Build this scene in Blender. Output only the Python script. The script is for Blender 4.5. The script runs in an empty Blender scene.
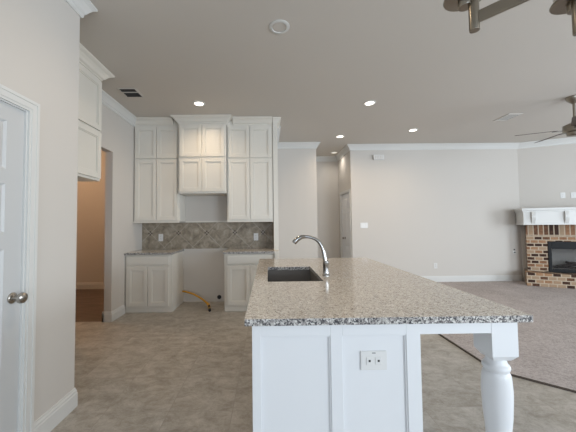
import bpy, bmesh, math, random
from mathutils import Matrix, Vector

random.seed(7)
S = bpy.context.scene
COL = S.collection
CH = 3.081            # ceiling height
EYE = 1.339

# ------------------------------------------------------------------ camera
cam_d = bpy.data.cameras.new('camera')
cam = bpy.data.objects.new('camera', cam_d)
COL.objects.link(cam)
S.camera = cam
cam_d.sensor_width = 36
cam_d.lens = 283.67 * 36 / 576
cam_d.shift_x = (288 - 270.85) / 576
cam_d.shift_y = (212.67 - 216) / 576
cam_d.clip_start = 0.02
_a, _b, _r = math.radians(0.5786), math.radians(2.1868), math.radians(-0.6167)
_fw = Vector((math.sin(_a) * math.cos(_b), math.cos(_a) * math.cos(_b), math.sin(_b)))
_rt = Vector((math.cos(_a), -math.sin(_a), 0))
_up = _rt.cross(_fw)
_rt2 = _rt * math.cos(_r) + _up * math.sin(_r)
_up2 = -_rt * math.sin(_r) + _up * math.cos(_r)
cam.matrix_world = Matrix(((_rt2.x, _up2.x, -_fw.x, 0), (_rt2.y, _up2.y, -_fw.y, 0),
                           (_rt2.z, _up2.z, -_fw.z, EYE), (0, 0, 0, 1)))

# ------------------------------------------------------------------ world, lights, exposure
S.view_settings.view_transform = 'Standard'
S.view_settings.look = 'None'
S.view_settings.gamma = 1
S.view_settings.use_curve_mapping = False
S.view_settings.exposure = 0.22
w = bpy.data.worlds.new('sky')
S.world = w
w.use_nodes = True
w.node_tree.nodes['Background'].inputs[0].default_value = (0.62, 0.78, 1.0, 1)
w.node_tree.nodes['Background'].inputs[1].default_value = 1.2


def area(name, loc, size, power, col, rot):
    d = bpy.data.lights.new(name, 'AREA')
    d.shape = 'RECTANGLE'
    d.size, d.size_y = size
    d.energy = power
    d.color = col
    o = bpy.data.objects.new(name, d)
    o.location = loc
    o.rotation_euler = rot
    COL.objects.link(o)
    return o


DAY = (0.80, 0.90, 1.0)
HP = math.pi / 2
# daylight entering by the windows behind the camera and in the right wall
area('daylight_rear_window', (5.0, -2.92, 1.45), (3.6, 1.8), 230, DAY, (HP, 0, 0))
area('daylight_nook_window', (0.4, -2.92, 1.45), (1.8, 1.8), 40, (0.70, 0.84, 1.0), (HP, 0, 0))
area('daylight_side_window', (8.42, 1.2, 1.45), (3.6, 1.8), 170, DAY, (HP, 0, HP))


# ------------------------------------------------------------------ materials
def newmat(name, col, rough=0.5, metal=0.0, spec=0.5):
    m = bpy.data.materials.new(name)
    m.use_nodes = True
    b = m.node_tree.nodes['Principled BSDF']
    b.inputs['Base Color'].default_value = (*col, 1)
    b.inputs['Roughness'].default_value = rough
    b.inputs['Metallic'].default_value = metal
    b.inputs['Specular IOR Level'].default_value = spec
    return m, m.node_tree.nodes, m.node_tree.links, b


def ramp(n, stops, interp='LINEAR'):
    r = n.new('ShaderNodeValToRGB')
    e = r.color_ramp.elements
    r.color_ramp.interpolation = interp
    while len(e) < len(stops):
        e.new(0.5)
    for i, (p, c) in enumerate(stops):
        e[i].position = p
        e[i].color = (*c, 1)
    return r


def coords(n):
    return n.new('ShaderNodeTexCoord').outputs['Object']


def bumpy(n, l, b, src, strength, dist):
    bp = n.new('ShaderNodeBump')
    bp.inputs['Strength'].default_value = strength
    bp.inputs['Distance'].default_value = dist
    l.new(src, bp.inputs['Height'])
    l.new(bp.outputs[0], b.inputs['Normal'])


def noise(n, l, vec, scale, detail=4, rough=0.6):
    t = n.new('ShaderNodeTexNoise')
    t.inputs['Scale'].default_value = scale
    t.inputs['Detail'].default_value = detail
    t.inputs['Roughness'].default_value = rough
    l.new(vec, t.inputs['Vector'])
    return t


def paint(name, col, rough=0.75):
    m, n, l, b = newmat(name, col, rough, spec=0.3)
    t = noise(n, l, coords(n), 160, 2)
    bumpy(n, l, b, t.outputs['Fac'], 0.05, 0.002)
    return m


M_WALL = paint('wall_paint', (0.60, 0.565, 0.52))
M_CEIL = paint('ceiling_paint', (0.60, 0.56, 0.51), 0.85)
M_TRIM = newmat('white_trim', (0.66, 0.655, 0.63), 0.35)[0]
M_CAB = newmat('cabinet_white', (0.72, 0.685, 0.615), 0.35)[0]
M_ISL = newmat('island_white', (0.72, 0.725, 0.735), 0.35)[0]
M_DOOR = newmat('door_white_shaded', (0.55, 0.555, 0.55), 0.4)[0]  # white door, darker here because its shade is put into the colour
M_PLATE = newmat('plate_white', (0.69, 0.68, 0.66), 0.3)[0]
M_BLACK = newmat('black_matte', (0.015, 0.015, 0.015), 0.5)[0]
M_IRON = newmat('black_frame', (0.008, 0.008, 0.009), 0.55, spec=0.25)[0]
M_NICKEL = newmat('brushed_nickel', (0.30, 0.27, 0.225), 0.30, 1)[0]
M_CHROME = newmat('chrome', (0.38, 0.37, 0.355), 0.13, 1)[0]
M_KNOB = newmat('satin_nickel', (0.45, 0.42, 0.38), 0.22, 1)[0]
M_SINK = newmat('dark_sink', (0.14, 0.13, 0.12), 0.55)[0]
M_SLOT = newmat('slot_grey', (0.03, 0.03, 0.03), 0.5)[0]
M_BLADE = newmat('blade_walnut', (0.10, 0.075, 0.06), 0.5)[0]
M_HOSE = newmat('gas_yellow', (0.60, 0.30, 0.03), 0.45)[0]
M_BRASS = newmat('brass', (0.60, 0.42, 0.15), 0.3, 1)[0]
M_STRIP = newmat('dark_edge_strip', (0.06, 0.045, 0.035), 0.6)[0]  # thin dark brown line along the carpet edge
M_FROST = newmat('frosted_glass', (0.8, 0.78, 0.72), 0.5)[0]


def emit(name, col, strength):
    m, n, l, b = newmat(name, (0.8, 0.8, 0.8))
    b.inputs['Emission Color'].default_value = (*col, 1)
    b.inputs['Emission Strength'].default_value = strength
    return m


M_LAMP = emit('lit_lens', (1.0, 0.93, 0.82), 3.0)
M_LAMP_DIM = emit('dim_lens', (1.0, 0.93, 0.82), 0.5)


def mat_tile():
    m, n, l, b = newmat('floor_tile', (0.3, 0.27, 0.23), 0.42, spec=0.4)
    c = coords(n)
    mp = n.new('ShaderNodeMapping')
    mp.inputs['Location'].default_value = (-1.56 + 0.457 * 10, -2.09 + 0.457 * 20, 0)
    l.new(c, mp.inputs['Vector'])
    bk = n.new('ShaderNodeTexBrick')
    bk.offset = 0
    bk.inputs['Scale'].default_value = 1
    bk.inputs['Brick Width'].default_value = 0.457
    bk.inputs['Row Height'].default_value = 0.457
    bk.inputs['Mortar Size'].default_value = 0.0025
    bk.inputs['Mortar Smooth'].default_value = 0.4
    bk.inputs['Color1'].default_value = (0, 0, 0, 1)
    bk.inputs['Color2'].default_value = (1, 1, 1, 1)
    l.new(mp.outputs[0], bk.inputs['Vector'])
    # stone-like clouding that changes from tile to tile
    ad = n.new('ShaderNodeVectorMath')
    ad.operation = 'MULTIPLY_ADD'
    l.new(bk.outputs['Color'], ad.inputs[0])
    ad.inputs[1].default_value = (3.0, 5.0, 2.0)
    st = n.new('ShaderNodeVectorMath')
    st.operation = 'MULTIPLY'
    st.inputs[1].default_value = (0.9, 1.3, 1)
    l.new(c, st.inputs[0])
    l.new(st.outputs[0], ad.inputs[2])
    t1 = noise(n, l, ad.outputs[0], 6.0, 12, 0.86)
    t1.inputs['Distortion'].default_value = 0.35
    r = ramp(n, [(0.28, (0.19, 0.168, 0.14)), (0.44, (0.32, 0.292, 0.252)), (0.54, (0.42, 0.39, 0.35)),
                 (0.68, (0.56, 0.53, 0.485))])
    l.new(t1.outputs['Fac'], r.inputs[0])
    mx = n.new('ShaderNodeMix')
    mx.data_type = 'RGBA'
    l.new(bk.outputs['Fac'], mx.inputs[0])
    l.new(r.outputs[0], mx.inputs[6])
    mx.inputs[7].default_value = (0.32, 0.29, 0.255, 1)
    l.new(mx.outputs[2], b.inputs['Base Color'])
    inv = n.new('ShaderNodeMath')
    inv.operation = 'SUBTRACT'
    inv.inputs[0].default_value = 1
    l.new(bk.outputs['Fac'], inv.inputs[1])
    bumpy(n, l, b, inv.outputs[0], 0.5, 0.002)
    return m


def mat_carpet():
    m, n, l, b = newmat('carpet_pile', (0.3, 0.27, 0.25), 0.95, spec=0.1)
    c = coords(n)
    t = noise(n, l, c, 45, 4, 0.85)
    t2 = noise(n, l, c, 2.5, 3, 0.6)
    mx = n.new('ShaderNodeMath')
    mx.operation = 'MULTIPLY_ADD'
    mx.inputs[1].default_value = 0.25
    l.new(t2.outputs['Fac'], mx.inputs[0])
    l.new(t.outputs['Fac'], mx.inputs[2])
    r = ramp(n, [(0.42, (0.29, 0.25, 0.235)), (0.62, (0.47, 0.42, 0.40)), (0.82, (0.62, 0.57, 0.55))])
    l.new(mx.outputs[0], r.inputs[0])
    l.new(r.outputs[0], b.inputs['Base Color'])
    bumpy(n, l, b, t.outputs['Fac'], 0.8, 0.02)
    return m


def mat_hall():
    m, n, l, b = newmat('hall_floor_brown', (0.12, 0.07, 0.05), 0.45)
    c = coords(n)
    mp = n.new('ShaderNodeMapping')
    mp.inputs['Scale'].default_value = (1, 6, 1)
    l.new(c, mp.inputs[0])
    t = noise(n, l, mp.outputs[0], 2.2, 6, 0.6)
    r = ramp(n, [(0.3, (0.09, 0.06, 0.045)), (0.7, (0.20, 0.14, 0.105))])
    l.new(t.outputs['Fac'], r.inputs[0])
    l.new(r.outputs[0], b.inputs['Base Color'])
    return m


def mat_granite():
    m, n, l, b = newmat('granite', (0.4, 0.36, 0.32), 0.12, spec=0.5)
    c = coords(n)
    w_ = noise(n, l, c, 60, 2)
    vm = n.new('ShaderNodeVectorMath')
    vm.operation = 'MULTIPLY_ADD'
    l.new(w_.outputs['Color'], vm.inputs[0])
    vm.inputs[1].default_value = (0.012, 0.012, 0.012)
    l.new(c, vm.inputs[2])
    v = n.new('ShaderNodeTexVoronoi')
    v.inputs['Scale'].default_value = 190
    l.new(vm.outputs[0], v.inputs['Vector'])
    sp = n.new('ShaderNodeSeparateColor')
    l.new(v.outputs['Color'], sp.inputs[0])
    t = noise(n, l, c, 38, 4, 0.7)
    a = n.new('ShaderNodeMath')
    a.operation = 'MULTIPLY_ADD'
    a.inputs[1].default_value = 0.9
    l.new(t.outputs['Fac'], a.inputs[0])
    l.new(sp.outputs[0], a.inputs[2])
    r = ramp(n, [(0.0, (0.05, 0.045, 0.045)), (0.32, (0.15, 0.13, 0.115)), (0.40, (0.40, 0.355, 0.305)),
                 (0.62, (0.55, 0.495, 0.43)), (0.92, (0.68, 0.63, 0.56)), (1.0, (0.82, 0.79, 0.74))])
    m_ = n.new('ShaderNodeMath')
    m_.operation = 'MULTIPLY'
    m_.inputs[1].default_value = 0.72
    l.new(a.outputs[0], m_.inputs[0])
    l.new(m_.outputs[0], r.inputs[0])
    l.new(r.outputs[0], b.inputs['Base Color'])
    return m


def mat_granite_edge():
    # the sawn front edge shows coarse black, grey and white crystals
    m, n, l, b = newmat('granite_edge', (0.4, 0.4, 0.4), 0.3)
    c = coords(n)
    v = n.new('ShaderNodeTexVoronoi')
    v.inputs['Scale'].default_value = 150
    l.new(c, v.inputs['Vector'])
    sp = n.new('ShaderNodeSeparateColor')
    l.new(v.outputs['Color'], sp.inputs[0])
    r = ramp(n, [(0.0, (0.04, 0.04, 0.045)), (0.20, (0.12, 0.11, 0.11)), (0.36, (0.27, 0.25, 0.24)),
                 (0.56, (0.42, 0.40, 0.375)), (0.82, (0.62, 0.60, 0.57))], 'CONSTANT')
    l.new(sp.outputs[0], r.inputs[0])
    l.new(r.outputs[0], b.inputs['Base Color'])
    return m


def mat_backsplash():
    m, n, l, b = newmat('travertine', (0.3, 0.27, 0.22), 0.5)
    c = coords(n)
    mp = n.new('ShaderNodeMapping')
    mp.inputs['Rotation'].default_value = (0, math.radians(45), 0)
    l.new(c, mp.inputs[0])
    sx = n.new('ShaderNodeSeparateXYZ')
    l.new(mp.outputs[0], sx.inputs[0])
    cb = n.new('ShaderNodeCombineXYZ')
    l.new(sx.outputs[0], cb.inputs[0])
    l.new(sx.outputs[2], cb.inputs[1])
    bk = n.new('ShaderNodeTexBrick')
    bk.offset = 0
    bk.inputs['Scale'].default_value = 1
    bk.inputs['Brick Width'].default_value = 0.3465
    bk.inputs['Row Height'].default_value = 0.3465
    bk.inputs['Mortar Size'].default_value = 0.0035
    bk.inputs['Color1'].default_value = (0, 0, 0, 1)
    bk.inputs['Color2'].default_value = (1, 1, 1, 1)
    sh = n.new('ShaderNodeVectorMath')
    sh.operation = 'ADD'
    sh.inputs[1].default_value = (3.465, 3.465, 0)
    l.new(cb.outputs[0], sh.inputs[0])
    l.new(sh.outputs[0], bk.inputs['Vector'])
    ad = n.new('ShaderNodeVectorMath')
    ad.operation = 'MULTIPLY_ADD'
    ad.inputs[1].default_value = (3, 5, 2)
    l.new(bk.outputs['Color'], ad.inputs[0])
    l.new(c, ad.inputs[2])
    t = noise(n, l, ad.outputs[0], 9, 8, 0.7)
    t.inputs['Distortion'].default_value = 0.8
    r = ramp(n, [(0.3, (0.15, 0.12, 0.085)), (0.5, (0.29, 0.245, 0.185)), (0.72, (0.46, 0.40, 0.32))])
    l.new(t.outputs['Fac'], r.inputs[0])
    mx = n.new('ShaderNodeMix')
    mx.data_type = 'RGBA'
    l.new(bk.outputs['Fac'], mx.inputs[0])
    l.new(r.outputs[0], mx.inputs[6])
    mx.inputs[7].default_value = (0.45, 0.41, 0.35, 1)
    l.new(mx.outputs[2], b.inputs['Base Color'])
    return m


def mat_brick(name, soldier=False):
    m, n, l, b = newmat(name, (0.4, 0.3, 0.2), 0.85, spec=0.2)
    c = coords(n)
    s = n.new('ShaderNodeSeparateXYZ')
    l.new(c, s.inputs[0])
    a = n.new('ShaderNodeMath')
    a.operation = 'ADD'
    l.new(s.outputs[0], a.inputs[0])
    l.new(s.outputs[1], a.inputs[1])
    cb = n.new('ShaderNodeCombineXYZ')
    if soldier:
        l.new(s.outputs[2], cb.inputs[0])
        l.new(a.outputs[0], cb.inputs[1])
    else:
        l.new(a.outputs[0], cb.inputs[0])
        l.new(s.outputs[2], cb.inputs[1])
    sh = n.new('ShaderNodeVectorMath')
    sh.operation = 'ADD'
    sh.inputs[1].default_value = (-1.02, 10.06 if soldier else 0.004, 0)
    if not soldier:
        sh.inputs[1].default_value = (10.0, 0.008, 0)
    l.new(cb.outputs[0], sh.inputs[0])
    bk = n.new('ShaderNodeTexBrick')
    bk.inputs['Scale'].default_value = 1
    bk.offset = 0.0 if soldier else 0.5
    bk.inputs['Brick Width'].default_value = 0.24 if soldier else 0.13
    bk.inputs['Row Height'].default_value = 0.082 if soldier else 0.0715
    bk.inputs['Mortar Size'].default_value = 0.011
    bk.inputs['Mortar Smooth'].default_value = 0.3
    bk.inputs['Color1'].default_value = (0, 0, 0, 1)
    bk.inputs['Color2'].default_value = (1, 1, 1, 1)
    l.new(sh.outputs[0], bk.inputs['Vector'])
    t = noise(n, l, c, 22, 5, 0.7)
    mixv = n.new('ShaderNodeMath')
    mixv.operation = 'MULTIPLY_ADD'
    mixv.inputs[1].default_value = 0.6
    l.new(t.outputs['Fac'], mixv.inputs[0])
    sc = n.new('ShaderNodeSeparateColor')
    l.new(bk.outputs['Color'], sc.inputs[0])
    l.new(sc.outputs[0], mixv.inputs[2])
    r = ramp(n, [(0.46, (0.055, 0.03, 0.022)), (0.66, (0.23, 0.115, 0.065)), (0.86, (0.38, 0.215, 0.12)),
                 (1.0, (0.38, 0.27, 0.18))])
    mu = n.new('ShaderNodeMath')
    mu.operation = 'MULTIPLY'
    mu.inputs[1].default_value = 0.85
    l.new(mixv.outputs[0], mu.inputs[0])
    l.new(mu.outputs[0], r.inputs[0])
    mx = n.new('ShaderNodeMix')
    mx.data_type = 'RGBA'
    l.new(bk.outputs['Fac'], mx.inputs[0])
    l.new(r.outputs[0], mx.inputs[6])
    mx.inputs[7].default_value = (0.52, 0.42, 0.315, 1)
    l.new(mx.outputs[2], b.inputs['Base Color'])
    inv = n.new('ShaderNodeMath')
    inv.operation = 'SUBTRACT'
    inv.inputs[0].default_value = 1
    l.new(bk.outputs['Fac'], inv.inputs[1])
    bumpy(n, l, b, inv.outputs[0], 0.6, 0.006)
    return m


M_TILE, M_CARPET, M_HALL = mat_tile(), mat_carpet(), mat_hall()
M_GRAN, M_GEDGE, M_SPLASH = mat_granite(), mat_granite_edge(), mat_backsplash()
M_BRICK, M_SOLDIER = mat_brick('brick_running'), mat_brick('brick_soldier', True)
M_FIREGLASS, _n, _l, _bb = newmat('fireplace_glass', (0.02, 0.02, 0.022), 0.05)
_bb.inputs['Transmission Weight'].default_value = 0.0
_bb.inputs['Alpha'].default_value = 0.25
M_FIREBOX = newmat('firebox_lining', (0.45, 0.43, 0.40), 0.9)[0]  # lightened to stand in for the room reflected in the glass
M_LOG = newmat('charred_log', (0.05, 0.038, 0.03), 0.9)[0]
M_ACCENT = newmat('bronze_accent', (0.07, 0.045, 0.03), 0.4)[0]


# ------------------------------------------------------------------ mesh builder
ID = lambda x, y, z: (x, y, z)


class MB:
    def __init__(s):
        s.v, s.f, s.mi = [], [], []

    def add(s, vs, fs, mi=0):
        o = len(s.v)
        s.v += [tuple(p) for p in vs]
        s.f += [[o + i for i in f] for f in fs]
        s.mi += [mi] * len(fs)
        return s

    def box(s, x0, x1, y0, y1, z0, z1, T=ID, mi=0):
        vs = [T(x, y, z) for x in (x0, x1) for y in (y0, y1) for z in (z0, z1)]
        return s.add(vs, [(0, 1, 3, 2), (4, 6, 7, 5), (0, 4, 5, 1), (2, 3, 7, 6), (0, 2, 6, 4), (1, 5, 7, 3)], mi)

    def prism(s, poly, z0, z1, T=ID, mi=0):
        n = len(poly)
        vs = [T(x, y, z0) for x, y in poly] + [T(x, y, z1) for x, y in poly]
        fs = [list(range(n))[::-1], list(range(n, 2 * n))]
        fs += [(i, (i + 1) % n, n + (i + 1) % n, n + i) for i in range(n)]
        return s.add(vs, fs, mi)

    def lathe(s, prof, c, seg=32, axis='z', mi=0):
        """prof: list of (radius, height); closed with caps"""
        vs, fs = [], []
        for r, h in prof:
            for k in range(seg):
                t = 2 * math.pi * k / seg
                a, b = r * math.cos(t), r * math.sin(t)
                if axis == 'z':
                    vs.append((c[0] + a, c[1] + b, c[2] + h))
                elif axis == 'x':
                    vs.append((c[0] + h, c[1] + a, c[2] + b))
                else:
                    vs.append((c[0] + a, c[1] + h, c[2] + b))
        for i in range(len(prof) - 1):
            for k in range(seg):
                k2 = (k + 1) % seg
                fs.append((i * seg + k, i * seg + k2, (i + 1) * seg + k2, (i + 1) * seg + k))
        fs.append(list(range(seg))[::-1])
        fs.append([(len(prof) - 1) * seg + k for k in range(seg)])
        return s.add(vs, fs, mi)

    def tube(s, pts, rad, seg=12, mi=0):
        pts = [Vector(p) for p in pts]
        n = len(pts)
        rads = rad if isinstance(rad, (list, tuple)) else [rad] * n
        vs, fs = [], []
        d0 = (pts[1] - pts[0]).normalized()
        ref = Vector((0, 0, 1)) if abs(d0.z) < 0.9 else Vector((0, 1, 0))
        u = d0.cross(ref).normalized()
        for i in range(n):
            d = (pts[min(i + 1, n - 1)] - pts[max(i - 1, 0)]).normalized()
            u = (u - d * u.dot(d)).normalized()
            v = d.cross(u)
            for k in range(seg):
                t = 2 * math.pi * k / seg
                vs.append(pts[i] + (u * math.cos(t) + v * math.sin(t)) * rads[i])
        for i in range(n - 1):
            for k in range(seg):
                k2 = (k + 1) % seg
                fs.append((i * seg + k, i * seg + k2, (i + 1) * seg + k2, (i + 1) * seg + k))
        fs.append(list(range(seg))[::-1])
        fs.append([(n - 1) * seg + k for k in range(seg)])
        return s.add(vs, fs, mi)

    def sweep(s, path, prof, z=0.0, side=1, mi=0):
        """mitred moulding: path of (x, y); prof of (out, dz); out is to the left of travel when side=1"""
        n = len(path)
        P = [Vector(p) for p in path]
        vs, fs = [], []
        for i in range(n):
            ds = []
            if i > 0:
                ds.append((P[i] - P[i - 1]).normalized())
            if i < n - 1:
                ds.append((P[i + 1] - P[i]).normalized())
            ns = [Vector((-d.y, d.x)) * side for d in ds]
            m = ns[0] if len(ns) == 1 else (ns[0] + ns[1]) / max(0.2, 1 + ns[0].dot(ns[1]))
            for o, h in prof:
                q = P[i] + m * o
                vs.append((q.x, q.y, z + h))
        k = len(prof)
        for i in range(n - 1):
            for j in range(k):
                j2 = (j + 1) % k
                fs.append((i * k + j, i * k + j2, (i + 1) * k + j2, (i + 1) * k + j))
        fs.append(list(range(k)))
        fs.append([(n - 1) * k + j for j in range(k)][::-1])
        return s.add(vs, fs, mi)

    def build(s, name, mats, parent=None, bevel=0.0, smooth=False, local=False):
        me = bpy.data.meshes.new(name)
        off = Vector((0, 0, 0))
        if parent is not None and not local:
            q = parent
            while q is not None:
                off += q.location
                q = q.parent
        me.from_pydata([tuple(Vector(p) - off) for p in s.v], [], s.f)
        mats = mats if isinstance(mats, (list, tuple)) else [mats]
        for m in mats:
            me.materials.append(m)
        for p, i in zip(me.polygons, s.mi):
            p.material_index = i
        bm = bmesh.new()
        bm.from_mesh(me)
        bmesh.ops.recalc_face_normals(bm, faces=bm.faces)
        bm.to_mesh(me)
        bm.free()
        if smooth:
            for p in me.polygons:
                p.use_smooth = True
            me.set_sharp_from_angle(angle=math.radians(38))
        o = bpy.data.objects.new(name, me)
        COL.objects.link(o)
        if parent is not None:
            o.parent = parent
        if bevel:
            b = o.modifiers.new('bevel', 'BEVEL')
            b.width = bevel
            b.segments = 2
            b.limit_method = 'ANGLE'
            b.angle_limit = math.radians(40)
        return o


def tag(o, label, cat, group=None):
    o['label'] = label
    o['category'] = cat
    if group:
        o['group'] = group
    return o


def thing(name, loc, label, cat, group=None, rz=0.0):
    e = bpy.data.objects.new(name, None)
    e.empty_display_size = 0.1
    e.location = loc
    e.rotation_euler = (0, 0, rz)
    COL.objects.link(e)
    return tag(e, label, cat, group)


def struct(o):
    o['kind'] = 'structure'
    return o


# ------------------------------------------------------------------ room shell
XP = -1.446      # pantry wall plane
XL = -2.195      # kitchen left wall plane
YP = 2.16        # end of pantry wall
YN, YJ, ZO = 3.24, 4.017, 2.378   # hall opening
YB = 4.979       # kitchen back wall
QY, QX = 6.292, 5.643             # living room far wall / its right corner
U = Vector((0.891, -0.454))
W = Vector((0.454, 0.891))
DG = Vector((QX, QY)) + U * 3.2    # end of diagonal fireplace wall
XR, YR = DG.x, -3.0
DY0, DY1, DZ = 0.885, 1.705, 2.035  # pantry door opening

struct(MB().box(-2.30, XR + 0.1, YR - 0.1, 7.6, -0.10, 0).box(-5.4, -2.30, 2.1, 4.03, -0.10, 0).build('floor', M_TILE))
struct(MB().box(-5.4, -2.30, 4.03, 6.2, -0.10, 0).build('floor_hall', M_HALL))
# carpet lies in the living room; its edge turns 45 degrees beside the island
cp = [(2.02, 2.56), (2.02, QY), (QX, QY), (DG.x, DG.y), (XR, 0.9), (3.86, 0.9)]
struct(MB().prism(cp, 0.0005, 0.012).build('floor_carpet', M_CARPET))
MBs = MB().sweep([(2.02, QY), (2.02, 2.56), (3.86, 0.9)], [(0, 0), (0, 0.014), (-0.012, 0.010), (-0.014, 0)], 0.0006, side=1)
struct(MBs.build('trim_1', M_STRIP))
struct(MB().box(-5.4, XR + 0.1, YR - 0.1, 7.6, CH, CH + 0.1).build('ceiling', M_CEIL))

struct(MB().box(XP - 0.11, XP, YR, DY0, 0, CH).box(XP - 0.11, XP, DY1, YP, 0, CH)
       .box(XP - 0.11, XP, DY0, DY1, DZ, CH).build('wall_pantry', M_WALL))
struct(MB().box(-2.30, XP - 0.11, YP - 0.11, YP, 0, CH).build('wall_pantry_end', M_WALL))
struct(MB().box(-2.298, XL, YP, YN, 0, CH).box(-2.298, XL, YJ, 6.07, 0, CH).box(-2.298, XL, YN, YJ, ZO, CH)
       .build('wall_left', M_WALL))
struct(MB().box(XL, 0.16, YB, YB + 0.11, 0, CH).build('wall_back', M_WALL))
struct(MB().box(0.05, 0.16, YB + 0.11, 6.106, 0, CH).build('wall_back_return', M_WALL))
struct(MB().box(0.05, 1.061, 6.106, 6.21, 0, CH).box(0.95, 1.061, 6.21, 7.43, 0, CH).build('wall_passage_left', M_WALL))
struct(MB().box(0.95, 1.98, 7.43, 7.53, 0, CH).build('wall_passage_end', M_WALL))
HD0, HD1 = 6.40, 7.16
struct(MB().box(1.86, 1.97, QY + 0.1, HD0, 0, CH).box(1.86, 1.97, HD1, 7.43, 0, CH)
       .box(1.86, 1.97, HD0, HD1, 2.035, CH).build('wall_passage_right', M_WALL))
struct(MB().box(1.86, QX + 0.15, QY, QY + 0.1, 0, CH).build('wall_far', M_WALL))


def F(u, w_, z, o=(QX, QY)):
    return (o[0] + U.x * u + W.x * w_, o[1] + U.y * u + W.y * w_, z)


struct(MB().box(0, 3.3, 0.0, 0.1, 0, CH, T=F).build('wall_fireplace', M_WALL))
# right wall with window opening, rear wall with two openings (behind the camera)
b = MB()
b.box(XR, XR + 0.1, YR, -0.6, 0, CH).box(XR, XR + 0.1, 3.0, DG.y + 0.1, 0, CH)
b.box(XR, XR + 0.1, -0.6, 3.0, 0, 0.55).box(XR, XR + 0.1, -0.6, 3.0, 2.35, CH)
struct(b.build('wall_right', M_WALL))
b = MB()
for x0, x1 in ((XP - 0.11, -0.5), (1.3, 3.2), (6.8, XR + 0.1)):
    b.box(x0, x1, YR - 0.1, YR, 0, CH)
for x0, x1 in ((-0.5, 1.3), (3.2, 6.8)):
    b.box(x0, x1, YR - 0.1, YR, 0, 0.55).box(x0, x1, YR - 0.1, YR, 2.35, CH)
struct(b.build('wall_rear', M_WALL))


def window(n, x0, x1, z0, z1, T, bars):
    b = MB()
    b.box(x0, x1, -0.06, -0.02, z0, z0 + 0.05, T).box(x0, x1, -0.06, -0.02, z1 - 0.05, z1, T)
    for k in range(bars + 1):
        x = x0 + (x1 - x0 - 0.05) * k / bars
        b.box(x, x + 0.05, -0.06, -0.02, z0, z1, T)
    b.box(x0, x1, -0.06, -0.02, (z0 + z1) / 2 - 0.02, (z0 + z1) / 2 + 0.02, T)
    struct(b.build('window_%d' % n, M_TRIM))


window(1, -0.5, 1.3, 0.55, 2.35, lambda u, d, z: (u, YR + d, z), 2)
window(2, 3.2, 6.8, 0.55, 2.35, lambda u, d, z: (u, YR + d, z), 4)
window(3, -0.6, 3.0, 0.55, 2.35, lambda u, d, z: (XR - d, u, z), 4)

# hall beyond the opening
struct(MB().box(-5.3, XL, 6.07, 6.17, 0, CH).build('wall_hall_far', M_WALL))
struct(MB().box(-5.4, -5.3, 2.2, 6.17, 0, CH).build('wall_hall_left', M_WALL))
struct(MB().box(-5.3, -2.30, 2.1, 2.2, 0, CH).build('wall_hall_near', M_WALL))

CROWN = [(0, 0), (0.085, 0), (0.085, -0.014), (0.074, -0.022), (0.060, -0.034), (0.042, -0.060), (0.030, -0.082),
         (0.020, -0.092), (0.018, -0.112), (0.010, -0.122), (0, -0.122)]
BASE = [(0, 0), (0.016, 0), (0.016, 0.098), (0.012, 0.104), (0.012, 0.118), (0.007, 0.126), (0.006, 0.138), (0, 0.14)]


def crown(name, path, side):
    struct(MB().sweep(path, CROWN, CH - 0.0005, side).build(name, M_TRIM))


def baseb(name, path, side):
    struct(MB().sweep(path, BASE, 0.0003, side).build(name, M_TRIM))


UL_Y = 4.65      # front of upper cabinets
crown('trim_2', [(XP, YR), (XP, YP), (XL, YP), (XL, 2.24)], -1)
crown('trim_3', [(XL, 3.19), (XL, UL_Y + 0.02)], -1)
crown('trim_4', [(0.16, YB + 0.02), (0.16, 6.106), (1.061, 6.106), (1.061, 7.43), (1.86, 7.43), (1.86, QY),
                 (QX, QY), (DG.x, DG.y), (XR, YR)], -1)
crown('trim_5', [(-5.3, 2.2), (-5.3, 6.07), (-2.298, 6.07), (-2.298, 2.2)], -1)
CAS = 0.068
baseb('baseboard_pantry', [(XP, YR), (XP, DY0 - CAS)], -1)
baseb('baseboard_pantry_end', [(XP, DY1 + CAS), (XP, YP), (XL, YP), (XL, YN), (XL - 0.12, YN)], -1)
baseb('baseboard_left', [(XL - 0.12, YJ), (XL, YJ), (XL, 4.37)], -1)
baseb('baseboard_hall', [(-5.3, 2.2), (-5.3, 6.07), (-2.298, 6.07), (-2.298, YJ), (-2.29, YJ)], -1)
baseb('baseboard_passage', [(0.16, YB + 0.02), (0.16, 6.106), (1.061, 6.106), (1.061, 7.43), (1.86, 7.43), (1.86, HD1 + CAS)], -1)
baseb('baseboard_far', [(1.86, HD0 - CAS), (1.86, QY), (5.617, QY)], -1)


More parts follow.
